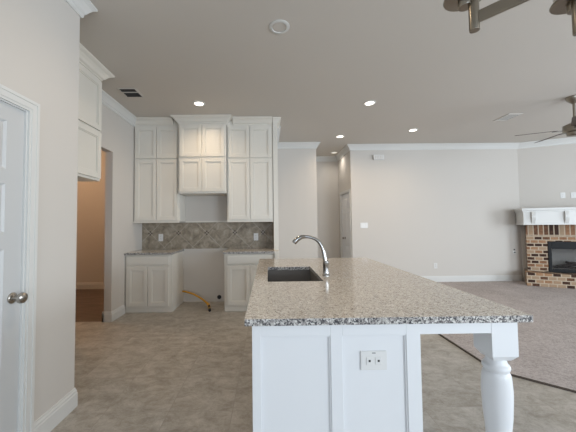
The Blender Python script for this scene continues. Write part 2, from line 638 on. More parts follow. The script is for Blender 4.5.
# ------------------------------------------------------------------ doors
def panel_door_mesh(w_, h, rows, cols, th, T, ins=0.008):
    """door slab with recessed, raised-field panels; u along width, n = toward viewer, z up"""
    b = MB()
    us = sorted({0, w_} | {c for cc in cols for c in cc})
    zs = sorted({0, h} | {c for cc in rows for c in cc})
    for i in range(len(us) - 1):
        for j in range(len(zs) - 1):
            u0, u1, z0, z1 = us[i], us[i + 1], zs[j], zs[j + 1]
            if (u0, u1) in cols and (z0, z1) in rows:
                b.box(u0, u1, 0, th - ins, z0, z1, T)
                k = 0.014
                o = [(u0, z0), (u1, z0), (u1, z1), (u0, z1)]
                a = [(u0 + k, z0 + k), (u1 - k, z0 + k), (u1 - k, z1 - k), (u0 + k, z1 - k)]
                c2 = 0.036
                c = [(u0 + c2, z0 + c2), (u1 - c2, z0 + c2), (u1 - c2, z1 - c2), (u0 + c2, z1 - c2)]
                vs = [T(p[0], th - ins + 0.0001, p[1]) for p in a] + [T(p[0], th - 0.003, p[1]) for p in c]
                b.add(vs, [(0, 1, 5, 4), (1, 2, 6, 5), (2, 3, 7, 6), (3, 0, 4, 7), (4, 5, 6, 7)])
                vs = [T(p[0], th, p[1]) for p in o] + [T(p[0], th - ins + 0.0001, p[1]) for p in a]
                b.add(vs, [(0, 1, 5, 4), (1, 2, 6, 5), (2, 3, 7, 6), (3, 0, 4, 7)])
            else:
                b.box(u0, u1, 0, th, z0, z1, T)
    return b


def casing(x_in0, x_in1, top, T, w_=CAS):
    """stepped door casing round three sides; T(u, n, z)"""
    b = MB()
    for (o0, o1, t) in ((0.0, w_ * 0.22, 0.012), (w_ * 0.22, w_ * 0.72, 0.016), (w_ * 0.72, w_, 0.020)):
        b.box(x_in0 - o1, x_in0 - o0, 0, t, 0, top + o1, T)
        b.box(x_in1 + o0, x_in1 + o1, 0, t, 0, top + o1, T)
        b.box(x_in0 - o0, x_in1 + o0, 0, t, top + o0, top + o1, T)
    return b


def knob(T, name_parent, mat):
    pass


# pantry door, u runs from the latch side (high y) to the hinge side
dw, dh = 0.80, 2.02
TD = lambda u, n, z: (XP - 0.047 + n, DY1 - 0.009 - u, z + 0.008)
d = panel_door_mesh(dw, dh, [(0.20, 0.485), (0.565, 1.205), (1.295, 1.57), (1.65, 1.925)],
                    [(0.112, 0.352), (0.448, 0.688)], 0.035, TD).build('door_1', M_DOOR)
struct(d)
kb = MB().lathe([(0.031, 0), (0.031, 0.005), (0.026, 0.009), (0.011, 0.012), (0.010, 0.030), (0.020, 0.036),
                 (0.029, 0.046), (0.0315, 0.056), (0.028, 0.066), (0.017, 0.072), (0.004, 0.074)],
                (XP - 0.0118, 1.642, 0.932), 32, 'x')
o = kb.build('door_knob', M_KNOB, d, smooth=True)
o['label'] = 'satin nickel door knob'
struct(casing(-DY1, -DY0, DZ, lambda u, n, z: (XP + n, -u, z)).box(-DY1, -DY1 + 0.008, -0.11, 0, 0, DZ, lambda u, n, z: (XP + n, -u, z))
       .box(-DY0 - 0.008, -DY0, -0.11, 0, 0, DZ, lambda u, n, z: (XP + n, -u, z))
       .box(-DY1 + 0.008, -DY0 - 0.008, -0.11, 0, DZ - 0.008, DZ, lambda u, n, z: (XP + n, -u, z)).build('trim_6', M_TRIM))
# passage door
TD2 = lambda u, n, z: (1.895 - n, HD0 + 0.008 + u, z + 0.008)
d2 = panel_door_mesh(HD1 - HD0 - 0.016, 2.02, [(0.20, 0.80), (0.95, 1.57), (1.65, 1.925)],
                     [(0.10, 0.33), (0.41, 0.64)], 0.03, TD2).build('door_2', M_ISL)
struct(d2)
MB().lathe([(0.030, 0), (0.030, -0.005), (0.011, -0.010), (0.010, -0.03), (0.028, -0.045), (0.030, -0.055), (0.018, -0.068), (0.004, -0.07)],
           (1.8648, 6.86, 0.97), 20, 'x').build('door_knob', M_KNOB, d2, smooth=True)
struct(casing(HD0, HD1, 2.035, lambda u, n, z: (1.86 - n, u, z)).build('trim_7', M_TRIM))


# ------------------------------------------------------------------ cabinets
def shaker(b, u0, u1, z0, z1, T, fr=0.055, th=0.022):
    """door with flat recessed panel and a bead inside the frame"""
    b.box(u0, u0 + fr, 0, th, z0, z1, T).box(u1 - fr, u1, 0, th, z0, z1, T)
    b.box(u0 + fr, u1 - fr, 0, th, z0, z0 + fr, T).box(u0 + fr, u1 - fr, 0, th, z1 - fr, z1, T)
    b.box(u0 + fr, u1 - fr, 0, th - 0.015, z0 + fr, z1 - fr, T)
    k = 0.012
    a, c, e, f = u0 + fr, u1 - fr, z0 + fr, z1 - fr
    b.box(a, a + k, 0, th - 0.006, e, f, T).box(c - k, c, 0, th - 0.006, e, f, T)
    b.box(a + k, c - k, 0, th - 0.006, e, e + k, T).box(a + k, c - k, 0, th - 0.006, f - k, f, T)
    return b


def door_part(parent, u0, u1, z0, z1, T, name='door', mat=M_CAB):
    return shaker(MB(), u0, u1, z0, z1, T).build(name, mat, parent, bevel=0.002)


def upper(x0, x1, yf, z0, label, rowz, zt=2.985, crown_ends=(False, False), endw=0.0):
    T = lambda u, n, z: (u, yf - n, z)
    t = thing('upper_cabinet', ((x0 + x1) / 2, YB, z0), label, 'cabinet', 'white wall cabinets over the range')
    MB().box(x0, x1, yf, YB - 0.001, z0, CH - 0.001).build('body', M_CAB, t, bevel=0.002)
    xm = (x0 + x1) / 2
    for (a, c) in rowz:
        door_part(t, x0 + 0.022, xm - 0.004, a, c, T)
        door_part(t, xm + 0.004, x1 - 0.022, a, c, T)
    return t


CC = [(0, 0), (0.10, 0), (0.10, -0.012), (0.088, -0.022), (0.066, -0.034), (0.044, -0.056), (0.028, -0.080), (0.010, -0.092),
      (0.010, -0.105), (0, -0.108)]
kL, kM, kR = (-2.189, -1.447), (-1.438, -0.672), (-0.668, 0.088)
tL = upper(*kL, UL_Y, 1.388, 'tall white double-door wall cabinet in the left corner above backsplash', [(1.412, 2.405), (2.43, 2.945)])
tM = upper(*kM, UL_Y - 0.09, 1.835, 'shorter deeper white cabinet hung over the empty range gap, warm lit', [(1.865, 2.40), (2.43, 2.945)])
tR = upper(*kR, UL_Y, 1.388, 'tall white double-door wall cabinet beside the white end panel', [(1.412, 2.405), (2.43, 2.945)])
e = 0.0008
MB().sweep([(kL[0], UL_Y), (kL[1] - 0.098, UL_Y)], CC, CH - e, -1).build('crown_moulding', M_CAB, tL)
yM = UL_Y - 0.09
MB().sweep([(kM[0], UL_Y - 0.0005), (kM[0], yM), (kM[1], yM), (kM[1], UL_Y - 0.0005)], CC, CH - 0.0006, -1).build('crown_moulding', M_CAB, tM)
MB().sweep([(kR[0] + 0.102, UL_Y), (kR[1], UL_Y)], CC, CH - e, -1).build('crown_moulding', M_CAB, tR)
for t, k in ((tL, kL), (tR, kR)):
    MB().box(k[0], k[1], UL_Y - 0.024, UL_Y, 1.368, 1.3875).build('light_rail', M_CAB, t, bevel=0.002)
# white end panel, full height, right of the cabinets
tag(MB().box(0.0925, 0.168, 4.63, YB - 0.0005, 0, CH - 0.001).box(0.0925, 0.165, 4.36, 4.63, 0, 0.914)
    .sweep([(0.168, YB - 0.001), (0.168, 4.63), (0.093, 4.63)], [(p[0] * 0.6, p[1]) for p in CC], CH - e, 1).build('end_panel', M_CAB, bevel=0.002),
    'tall narrow white end panel from floor to ceiling right of the cabinets', 'panel')

# over-fridge cabinet in the niche on the left, doors face right
fx, fy0, fy1 = -1.875, 2.245, 3.175
TF = lambda u, n, z: (fx + n, u, z)
tf = thing('fridge_cabinet', (-2.03, 2.7, 1.83), 'white cabinet hung high in the refrigerator niche on the left wall', 'cabinet')
MB().box(XL + 0.001, fx, fy0, fy1, 1.83, CH - 0.001).build('body', M_CAB, tf, bevel=0.002)
for a, c in ((1.855, 2.365), (2.39, 2.945)):
    ym = (fy0 + fy1) / 2
    door_part(tf, fy0 + 0.02, ym - 0.003, a, c, TF)
    door_part(tf, ym + 0.003, fy1 - 0.02, a, c, TF)
MB().sweep([(XL + 0.0, fy1), (fx, fy1), (fx, YP + 0.02)], CC, CH - e, 1).build('crown_moulding', M_CAB, tf)


def base_cab(x0, x1, label, panel_end):
    yf = 4.398
    T = lambda u, n, z: (u, yf - n, z)
    t = thing('base_cabinet', ((x0 + x1) / 2, YB, 0), label, 'cabinet', 'white base cabinets by the range gap')
    MB().box(x0, x1, yf, YB - 0.001, 0.075, 0.8815).build('body', M_CAB, t, bevel=0.002)
    MB().box(x0, x1, yf + 0.012, YB - 0.002, 0.0005, 0.0748).build('plinth', M_CAB, t)
    l, r = (x0 + 0.025, x1 - 0.045) if panel_end == 'r' else (x0 + 0.045, x1 - 0.025)
    xm = (l + r) / 2
    MB().box(l, r, yf - 0.02, yf, 0.725, 0.862).build('drawer', M_CAB, t, bevel=0.004)
    door_part(t, l, xm - 0.003, 0.10, 0.70, T)
    door_part(t, xm + 0.003, r, 0.10, 0.70, T)
    return t


base_cab(XL + 0.004, -1.480, 'white base cabinet with drawer and two doors in left corner', 'r')
base_cab(-0.680, 0.090, 'white base cabinet right of the range gap, partly hidden by island', 'l')


def slab(name, poly, z0, z1, label):
    b = MB()
    n = len(poly)
    b.add([(x, y, z1) for x, y in poly], [list(range(n))], 0)
    b.add([(x, y, z0) for x, y in poly], [list(range(n))[::-1]], 0)
    vs = [(x, y, z0) for x, y in poly] + [(x, y, z1) for x, y in poly]
    b.add(vs, [(i, (i + 1) % n, n + (i + 1) % n, n + i) for i in range(n)], 1)
    o = b.build(name, [M_GRAN, M_GEDGE])
    bm = bmesh.new()
    bm.from_mesh(o.data)
    bmesh.ops.remove_doubles(bm, verts=bm.verts, dist=1e-5)
    bm.to_mesh(o.data)
    bm.free()
    if label:
        tag(o, label, 'countertop')
    return o


for x0, x1, lab in ((XL + 0.002, -1.465, 'short granite countertop on the left corner base cabinet'),
                    (-0.695, 0.0915, 'short granite countertop on the base cabinet right of range gap')):
    o = slab('countertop', [(x0, 4.352), (x1, 4.352), (x1, YB - 0.014), (x0, YB - 0.014)], 0.882, 0.914, lab)
    o['group'] = 'granite tops of the back cabinets'

# backsplash with five bronze insets; two outlets
bs = MB().box(XL + 0.001, 0.0915, -0.012, 0, 0, 0.457).build('backsplash', M_SPLASH)
bs.location = (0, YB - 0.0005, 0.9145)
bs.data.transform(Matrix.Identity(4))
tag(bs, 'tumbled travertine tile backsplash laid diagonally with small dark insets', 'backsplash')
# object origin sits on a lattice crossing
bs.location = (-1.07, YB - 0.0005, 0.9145 + 0.275)
bs.data.transform(Matrix.Translation((1.07, 0, -0.275)))
for k in range(-2, 3):
    b = MB()
    for dx, dz in ((0.024, 0), (-0.024, 0), (0, 0.024), (0, -0.024)):
        s_ = 0.0165
        cx, cz = k * 0.49 + dx, dz
        vs = [(cx - s_, y, cz) for y in (-0.0155, -0.0122)] + [(cx, y, cz - s_) for y in (-0.0155, -0.0122)] + \
             [(cx + s_, y, cz) for y in (-0.0155, -0.0122)] + [(cx, y, cz + s_) for y in (-0.0155, -0.0122)]
        b.add(vs, [(0, 2, 4, 6), (1, 7, 5, 3), (0, 1, 3, 2), (2, 3, 5, 4), (4, 5, 7, 6), (6, 7, 1, 0)])
    b.build('inset_tile', M_ACCENT, bs, local=True)
# thin trim line along the top of the range gap wall
tag(MB().box(-1.4395, -0.6705, YB - 0.03, YB - 0.001, 1.372, 1.396).build('tile_cap', M_CAB),
    'thin white cap strip on top of backsplash below the middle cabinet', 'trim')


def wall_plate(name, c, T, w_, h, kind, label, cat='outlet', group=None):
    """T maps (u, n, z) offsets around c"""
    TT = lambda u, n, z: tuple(Vector(c) + Vector(T(u, n, z)))
    t = thing(name, c, label, cat, group)
    MB().box(-w_ / 2, w_ / 2, 0.0005, 0.006, -h / 2, h / 2, TT).build('cover_plate', M_PLATE, t, bevel=0.002)
    if kind == 'outlet':
        for s_ in (-1, 1):
            b = MB().box(-0.016, 0.016, 0.006, 0.0085, s_ * 0.020 - 0.013, s_ * 0.020 + 0.013, TT)
            r = b.build('socket', M_PLATE, t, bevel=0.002)
            MB().box(-0.008, -0.005, 0.0085, 0.0092, s_ * 0.02 - 0.003, s_ * 0.02 + 0.006, TT) \
                .box(0.005, 0.008, 0.0085, 0.0092, s_ * 0.02 - 0.003, s_ * 0.02 + 0.006, TT).build('slot', M_SLOT, r)
    elif kind == 'switch':
        n_ = max(1, round(w_ / 0.046) - 1) if w_ > 0.08 else 1
        for i in range(n_):
            u = (i - (n_ - 1) / 2) * 0.046
            MB().box(u - 0.016, u + 0.016, 0.006, 0.009, -0.033, 0.033, TT).build('rocker', M_PLATE, t, bevel=0.002)
    elif kind == 'port':
        MB().box(-w_ / 2 + 0.015, w_ / 2 - 0.015, 0.006, 0.010, -h / 2 + 0.02, h / 2 - 0.02, TT).build('insert', M_PLATE, t, bevel=0.002)
    return t


TB = lambda u, n, z: (u, -n, z)
wall_plate('wall_outlet', (-1.867, YB - 0.0125, 1.115), TB, 0.078, 0.125, 'outlet', 'white outlet on the tile backsplash above the left countertop',
           group='backsplash outlets')
wall_plate('wall_outlet', (-0.214, YB - 0.0125, 1.110), TB, 0.078, 0.125, 'outlet', 'white outlet on the tile backsplash near the white end panel',
           group='backsplash outlets')
wall_plate('wall_outlet', (3.70, QY, 0.365), TB, 0.078, 0.122, 'outlet', 'white outlet low on the bare far living room wall')
wall_plate('light_switch', (2.131, QY, 1.275), TB, 0.165, 0.118, 'switch', 'white three-gang light switch plate by the passage corner', 'switch')
n_ = -W
for (u, h, lb) in ((0.72, 1.872, 'left white outlet plate above the fireplace mantel'), (0.885, 1.868, 'right white outlet plate above the fireplace mantel')):
    c = F(u, 0, h)
    wall_plate('wall_outlet', c, lambda uu, nn, z: (U.x * uu - W.x * nn, U.y * uu - W.y * nn, z), 0.08, 0.12, 'outlet', lb, group='plates above the mantel')
# door chime
tc = thing('door_chime', (2.48, QY, 2.785), 'small white doorbell chime box high on the far wall', 'chime')
MB().box(2.365, 2.60, QY - 0.055, QY - 0.0005, 2.735, 2.845).build('cover', M_PLATE, tc, bevel=0.006)
b = MB()
for k in range(5):
    b.box(2.40 + k * 0.036, 2.413 + k * 0.036, QY - 0.0565, QY - 0.055, 2.755, 2.825)
b.build('grille', M_CEIL, tc)
# gas key valve
tv = thing('gas_key_valve', (5.47, QY, 0.66), 'small round gas key plate with dark centre beside the fireplace', 'valve')
MB().lathe([(0.034, -0.0005), (0.034, -0.005), (0.026, -0.009)], (5.47, QY, 0.64), 24, 'y').build('rosette', M_PLATE, tv, smooth=True)
MB().lathe([(0.014, -0.009), (0.014, -0.022), (0.004, -0.024)], (5.47, QY, 0.64), 16, 'y').build('key_socket', M_BLACK, tv, smooth=True)
MB().box(5.46, 5.485, QY - 0.012, QY - 0.0005, 0.685, 0.715).build('key', M_BLACK, tv, bevel=0.003)
# black round gas/drain opening low on the range wall
tag(MB().lathe([(0.036, -0.0005), (0.036, -0.006), (0.030, -0.010), (0.026, -0.004), (0.002, -0.003)], (-0.86, YB, 0.075), 28, 'y')
    .build('wall_port', M_BLACK, smooth=True), 'round black receptacle low on the wall in the range gap', 'outlet')

# yellow gas hose
th_ = thing('gas_hose', (-0.95, 4.6, 0), 'yellow flexible gas hose with brass valve lying in the range gap', 'hose')


def bez(p, n=30):
    """Catmull-Rom through p"""
    q = [p[0]] + list(p) + [p[-1]]
    out = []
    for i in range(1, len(q) - 2):
        a, b_, c, d_ = [Vector(x) for x in q[i - 1:i + 3]]
        for k in range(n):
            t = k / n
            out.append(0.5 * ((2 * b_) + (c - a) * t + (2 * a - 5 * b_ + 4 * c - d_) * t * t + (3 * b_ - a - 3 * c + d_) * t ** 3))
    out.append(Vector(p[-1]))
    return out


MB().tube(bez([(-1.465, 4.90, 0.20), (-1.40, 4.86, 0.200), (-1.25, 4.78, 0.175), (-1.08, 4.66, 0.125), (-0.98, 4.56, 0.085)], 10), 0.0155, 12) \
    .build('hose', M_HOSE, th_, smooth=True)
MB().tube([(-0.99, 4.57, 0.092), (-0.955, 4.53, 0.075)], 0.019, 8).tube([(-0.955, 4.53, 0.075), (-0.935, 4.49, 0.055)], 0.023, 8) \
    .build('fitting', M_HOSE, th_)
MB().tube([(-0.935, 4.49, 0.055), (-0.925, 4.47, 0.045)], 0.020, 10).tube([(-0.925, 4.46, 0.042), (-0.912, 4.42, 0.022)], 0.021, 10) \
    .build('valve', M_BRASS, th_, smooth=True)
MB().tube([(-0.914, 4.43, 0.028), (-0.905, 4.395, 0.022)], 0.0215, 10) \
    .build('end_cap', M_BLACK, th_)
MB().tube([(-0.93, 4.47, 0.085), (-0.93, 4.47, 0.055)], 0.013, 8).build('valve_handle', M_BLACK, th_)

# ------------------------------------------------------------------ island
IA, IB, IF, IK = -0.110, 1.187, 1.279, 3.442
BL, BR, BF, BK = -0.078, 0.686, 1.302, 3.41
ti = thing('kitchen_island', (0.30, 2.35, 0), 'white panelled kitchen island with turned post legs under seating overhang', 'island')
ZT = 0.882
SX0, SX1, SY0, SY1 = -0.008, 0.403, 2.088, 2.785
b = MB()
t_ = 0.019
b.box(BL, BR, BF + t_, BF + 2 * t_, 0, ZT)                        # carcase behind the panelling
b.box(BL, BR, BK - t_, BK, 0, ZT)
b.box(BL + 0.02, BL + 0.02 + t_, BF + 2 * t_, BK - t_, 0, ZT)
b.box(BR - t_, BR, BF + 2 * t_, BK - t_, 0, ZT)
b.box(BL + t_, BR - t_, BF + 2 * t_, BK - t_, 0.08, 0.10)
b.build('body', M_ISL, ti)
# panelled front face: frame boards round two recessed panels
zb, zt = 0.16, 0.828
xs = [BL, -0.038, 0.277, 0.331, 0.622, BR]
b = MB()
b.box(xs[0], xs[1], BF, BF + t_, 0, ZT).box(xs[2], xs[3], BF, BF + t_, 0, ZT).box(xs[4], xs[5], BF, BF + t_, 0, ZT)
for a, c in ((xs[1], xs[2]), (xs[3], xs[4])):
    b.box(a, c, BF, BF + t_, zt, ZT).box(a, c, BF, BF + t_, 0, zb)
b.build('face_frame', M_ISL, ti, bevel=0.0015)
for a, c in ((xs[1], xs[2]), (xs[3], xs[4])):
    b = MB().box(a, c, BF + 0.012, BF + t_ - 0.0005, zb, zt)
    b.box(a, a + 0.006, BF + 0.005, BF + 0.012, zb, zt).box(c - 0.006, c, BF + 0.005, BF + 0.012, zb, zt)
    b.box(a + 0.006, c - 0.006, BF + 0.005, BF + 0.012, zt - 0.006, zt).box(a + 0.006, c - 0.006, BF + 0.005, BF + 0.012, zb, zb + 0.006)
    b.build('recessed_panel', M_ISL, ti)
# doors on the left side facing the range
TI = lambda u, n, z: (BL - n, u, z)
for k in range(4):
    y0 = BF + 0.10 + k * 0.495
    shaker(MB(), y0, y0 + 0.48, 0.12, 0.70, lambda u, n, z: (BL + 0.02 - n * 0.85, u, z)).build('door', M_ISL, ti, bevel=0.002)
    MB().box(BL + 0.002, BL + 0.02, y0, y0 + 0.48, 0.72, 0.86).build('drawer', M_ISL, ti, bevel=0.003)
PX, PH = 1.074, 0.0600
PXL, PXR = PX - PH, PX + PH
AB = 0.828
ay = BF + 0.002
b = MB()
b.box(BR, PXL, ay, ay + 0.02, AB, ZT)
b.box(BR, PXL, BK - 0.022, BK - 0.002, AB, ZT)
b.box(PXR - 0.022, PXR - 0.002, ay + 2 * PH, BK - 2 * PH, AB, ZT)
b.build('apron', M_ISL, ti, bevel=0.001)


def post(cx, cy):
    b = MB()
    zb1 = 0.703
    b.box(cx - PH, cx + PH, cy - PH, cy + PH, zb1 + 0.018, ZT)
    # chamfered foot of the square block
    k = 0.020
    a = [(cx - PH, cy - PH), (cx + PH, cy - PH), (cx + PH, cy + PH), (cx - PH, cy + PH)]
    c = [(cx - PH + k, cy - PH + k), (cx + PH - k, cy - PH + k), (cx + PH - k, cy + PH - k), (cx - PH + k, cy + PH - k)]
    b.add([(x, y, zb1 + 0.018) for x, y in a] + [(x, y, zb1 - 0.008) for x, y in c],
          [(0, 1, 5, 4), (1, 2, 6, 5), (2, 3, 7, 6), (3, 0, 4, 7), (4, 5, 6, 7)])
    p = [(0.040, 0.716), (0.041, 0.708), (0.044, 0.700), (0.044, 0.694), (0.047, 0.690), (0.053, 0.686), (0.056, 0.679),
         (0.0565, 0.672), (0.054, 0.665), (0.050, 0.660), (0.049, 0.655), (0.052, 0.650), (0.055, 0.645), (0.056, 0.640), (0.058, 0.630),
         (0.0595, 0.605), (0.0615, 0.575), (0.0615, 0.550), (0.060, 0.51), (0.057, 0.45), (0.052, 0.40), (0.050, 0.36), (0.0485, 0.32),
         (0.046, 0.28), (0.046, 0.262), (0.050, 0.256), (0.053, 0.248), (0.050, 0.240), (0.047, 0.235), (0.050, 0.222), (0.050, 0.215)]
    b.lathe([(r, h - 0.020 if h > 0.3 else h) for r, h in p], (cx, cy, 0), 40)
    b.box(cx - PH, cx + PH, cy - PH, cy + PH, 0.0005, 0.215)
    return b


for py in (ay + PH - 0.001, BK - PH - 0.001):
    post(PX, py).build('leg', M_ISL, ti, smooth=True)

# island counter with sink cut-out (ring of quads) as one slab, thing of its own
b = MB()
z0, z1 = ZT + 0.0005, 0.915
outer = [(IA, IF), (IB, IF), (IB, IK), (IA, IK)]
inner = [(SX0, SY0), (SX1, SY0), (SX1, SY1), (SX0, SY1)]
vs = [(x, y, z1) for x, y in outer] + [(x, y, z1) for x, y in inner] + [(x, y, z0) for x, y in outer] + [(x, y, z0) for x, y in inner]
ft = [(0, 1, 5, 4), (1, 2, 6, 5), (2, 3, 7, 6), (3, 0, 4, 7)]
fb = [tuple(8 + i for i in f[::-1]) for f in ft]
b.add(vs, ft + fb, 0)
b.f += [[0, 1, 9, 8], [1, 2, 10, 9], [2, 3, 11, 10], [3, 0, 8, 11], [4, 5, 13, 12], [5, 6, 14, 13], [6, 7, 15, 14], [7, 4, 12, 15]]
b.mi += [1] * 8
ct = b.build('island_countertop', [M_GRAN, M_GEDGE], bevel=0.003)
tag(ct, 'long speckled granite countertop with undermount sink opening on white island', 'countertop')

# sink
ts = thing('kitchen_sink', (0.2, 2.44, 0.70), 'dark grey rectangular undermount sink set in the island countertop', 'sink')
g = 0.004
x0, x1, y0, y1 = SX0 - g, SX1 + g, SY0 - g, SY1 + g
zt_, zb_ = ZT - 0.0005, 0.69
i_ = [(x0, y0), (x1, y0), (x1, y1), (x0, y1)]
k = 0.012
o_ = [(x0 - k, y0 - k), (x1 + k, y0 - k), (x1 + k, y1 + k), (x0 - k, y1 + k)]
b = MB()
vs = [(x, y, zt_) for x, y in i_] + [(x, y, zb_) for x, y in i_] + [(x, y, zt_) for x, y in o_] + [(x, y, zb_ - k) for x, y in o_]
b.add(vs, [(0, 1, 5, 4), (1, 2, 6, 5), (2, 3, 7, 6), (3, 0, 4, 7), (4, 5, 6, 7), (8, 12, 13, 9), (9, 13, 14, 10), (10, 14, 15, 11),
           (11, 15, 12, 8), (12, 15, 14, 13), (0, 8, 9, 1), (1, 9, 10, 2), (2, 10, 11, 3), (3, 11, 8, 0)])
b.build('basin', M_SINK, ts, bevel=0.004)
MB().lathe([(0.045, 0.0), (0.045, 0.003), (0.036, 0.004), (0.034, 0.001), (0.002, 0.001)], (0.2, 2.44, zb_ + 0.0002), 28).build('drain', M_CHROME, ts, smooth=True)

# faucet
tfa = thing('kitchen_faucet', (0.462, 2.30, 0.915), 'chrome arched pull-down faucet beside the island sink', 'faucet')
fxx, fyy = 0.462, 2.30
MB().lathe([(0.029, 0.0), (0.029, 0.006), (0.024, 0.012), (0.022, 0.030), (0.0225, 0.085), (0.0235, 0.09), (0.0235, 0.118), (0.020, 0.122)],
           (fxx, fyy, 0.9151), 28).build('base', M_CHROME, tfa, smooth=True)
pts = bez([(fxx - 0.004, fyy, 1.03), (0.450, 2.30, 1.08), (0.439, 2.30, 1.13), (0.416, 2.30, 1.175), (0.385, 2.30, 1.207), (0.335, 2.30, 1.226),
           (0.290, 2.30, 1.229)], 8)
MB().tube(pts, [0.0185 - 0.006 * min(1, i / 22) for i in range(len(pts))], 18).build('spout', M_CHROME, tfa, smooth=True)
MB().tube([(0.30, 2.30, 1.2292), (0.27, 2.30, 1.227), (0.24, 2.30, 1.212), (0.215, 2.30, 1.190), (0.207, 2.30, 1.178)],
          [0.0135, 0.0165, 0.0195, 0.0210, 0.0185], 18).build('spray_head', M_CHROME, tfa, smooth=True)
MB().tube([(0.462, 2.318, 1.000), (0.463, 2.345, 1.006), (0.464, 2.375, 1.025)], [0.009, 0.007, 0.006], 12).build('handle', M_CHROME, tfa, smooth=True)

# horizontal outlet on the island end
to = thing('island_outlet', (0.474, BF + 0.012, 0.712), 'white horizontal outlet plate on the island front panel', 'outlet')
yy = BF + 0.0115
MB().box(0.414, 0.534, yy - 0.006, yy, 0.670, 0.754).build('cover_plate', M_PLATE, to, bevel=0.002)
for s_ in (-1, 1):
    cx = 0.474 + s_ * 0.0205
    r = MB().box(cx - 0.0145, cx + 0.0145, yy - 0.0085, yy - 0.006, 0.695, 0.729).build('socket', M_PLATE, to, bevel=0.003)
    MB().box(cx - 0.0045, cx + 0.0045, yy - 0.0095, yy - 0.0085, 0.7075, 0.7165).build('slot', M_SLOT, r)
MB().box(0.466, 0.482, yy - 0.0068, yy - 0.006, 0.7445, 0.7475).build('mark', M_SLOT, to)

# ------------------------------------------------------------------ fireplace (local frame: x = along wall, y = toward wall)
rz = math.atan2(U.y, U.x)
tfp = thing('fireplace', (5.29, 5.81, 0.012), 'corner brick fireplace with raised brick hearth and white mantel', 'fireplace', rz=rz)
Wd = 0.585       # hearth front plane to wall
FW = 2.10        # fireplace width


def qclip(u):
    """distance w from the hearth front plane to the far wall / diagonal wall at this u"""
    y = 5.81 + u * U.y
    return min(Wd, (QY - 0.0225 - y) / W.y)


def blk(u0, u1, w0, z0, z1, w1=None, ul=None):
    wa, wb = qclip(u0) - 0.003, Wd - 0.003
    ub = None
    # u where the far wall line meets the diagonal wall
    uc = (5.81 + Wd * W.y - (QY - 0.0225)) / (-U.y)
    if w1 is not None:
        return [(u0, w0), (u1, w0), (u1, w1), (u0, w1)]
    poly = [(u0, w0), (u1, w0), (u1, wb)]
    if ul is not None:
        return poly + [(ul, wb)]
    if uc > u0:
        poly += [(max(uc, u0), wb), (u0, wa)]
    else:
        poly += [(u0, wb)]
    return poly


FB0, FB1, FBZ0, FBZ1 = 0.44, 1.66, 0.285, 0.895
fwf = 0.30
HZ = 0.265
MB().prism(blk(0, FW, 0, 0, HZ, ul=0.125), 0, HZ).build('hearth', M_BRICK, tfp, local=True, bevel=0.004)
b = MB()
b.prism(blk(0.105, FB0, fwf, HZ, 0, ul=0.17), HZ, 1.005)
b.box(FB1, FW - 0.105, fwf, Wd - 0.003, HZ, 1.005)
b.box(FB0, FB1, fwf, Wd - 0.003, FBZ1, 1.005)
b.box(FB0, FB1, Wd - 0.04, Wd - 0.003, HZ, FBZ1)
b.build('brick_surround', M_BRICK, tfp, local=True)
MB().prism(blk(0.105, FW - 0.105, fwf - 0.004, 1.005, 1.24, ul=0.17), 1.0052, 1.24).build('soldier_course', M_SOLDIER, tfp, local=True)
# firebox insert
ff = MB()
a0, a1, c0, c1 = FB0 + 0.003, FB1 - 0.003, HZ + 0.002, FBZ1 - 0.003
f0 = fwf - 0.012
ff.box(a0, a0 + 0.055, f0, f0 + 0.03, c0, c1).box(a1 - 0.055, a1, f0, f0 + 0.03, c0, c1)
ff.box(a0 + 0.055, a1 - 0.055, f0, f0 + 0.03, c1 - 0.15, c1).box(a0 + 0.055, a1 - 0.055, f0, f0 + 0.03, c0, c0 + 0.06)
frm = ff.build('firebox_frame', M_IRON, tfp, local=True, bevel=0.003)
b = MB()
b.box(a0 + 0.055, a1 - 0.055, f0 + 0.19, f0 + 0.2, c0 + 0.06, c1 - 0.15)
b.box(a0 + 0.045, a0 + 0.055, f0 + 0.03, f0 + 0.2, c0 + 0.06, c1 - 0.15).box(a1 - 0.055, a1 - 0.045, f0 + 0.03, f0 + 0.2, c0 + 0.06, c1 - 0.15)
b.box(a0 + 0.055, a1 - 0.055, f0 + 0.03, f0 + 0.2, c0 + 0.05, c0 + 0.06)
b.build('firebox_lining', M_FIREBOX, tfp, local=True)
b = MB()
b.tube([(a0 + 0.15, f0 + 0.11, c0 + 0.10), (a0 + 0.75, f0 + 0.12, c0 + 0.22)], 0.03, 10)
b.tube([(a0 + 0.30, f0 + 0.10, c0 + 0.20), (a0 + 0.95, f0 + 0.11, c0 + 0.10)], 0.028, 10)
b.tube([(a0 + 0.12, f0 + 0.13, c0 + 0.09), (a1 - 0.12, f0 + 0.13, c0 + 0.09)], 0.02, 10)
b.build('gas_logs', M_LOG, tfp, local=True, smooth=True)
MB().box(a0 + 0.055, a1 - 0.055, f0 + 0.012, f0 + 0.016, c0 + 0.06, c1 - 0.15).build('glass_front', M_FIREGLASS, tfp, local=True)
MB().box(a0 - 0.06, a1 + 0.06, f0 - 0.08, f0 - 0.002, HZ + 0.0005, HZ + 0.008).build('ledge_plate', M_IRON, tfp, local=True)
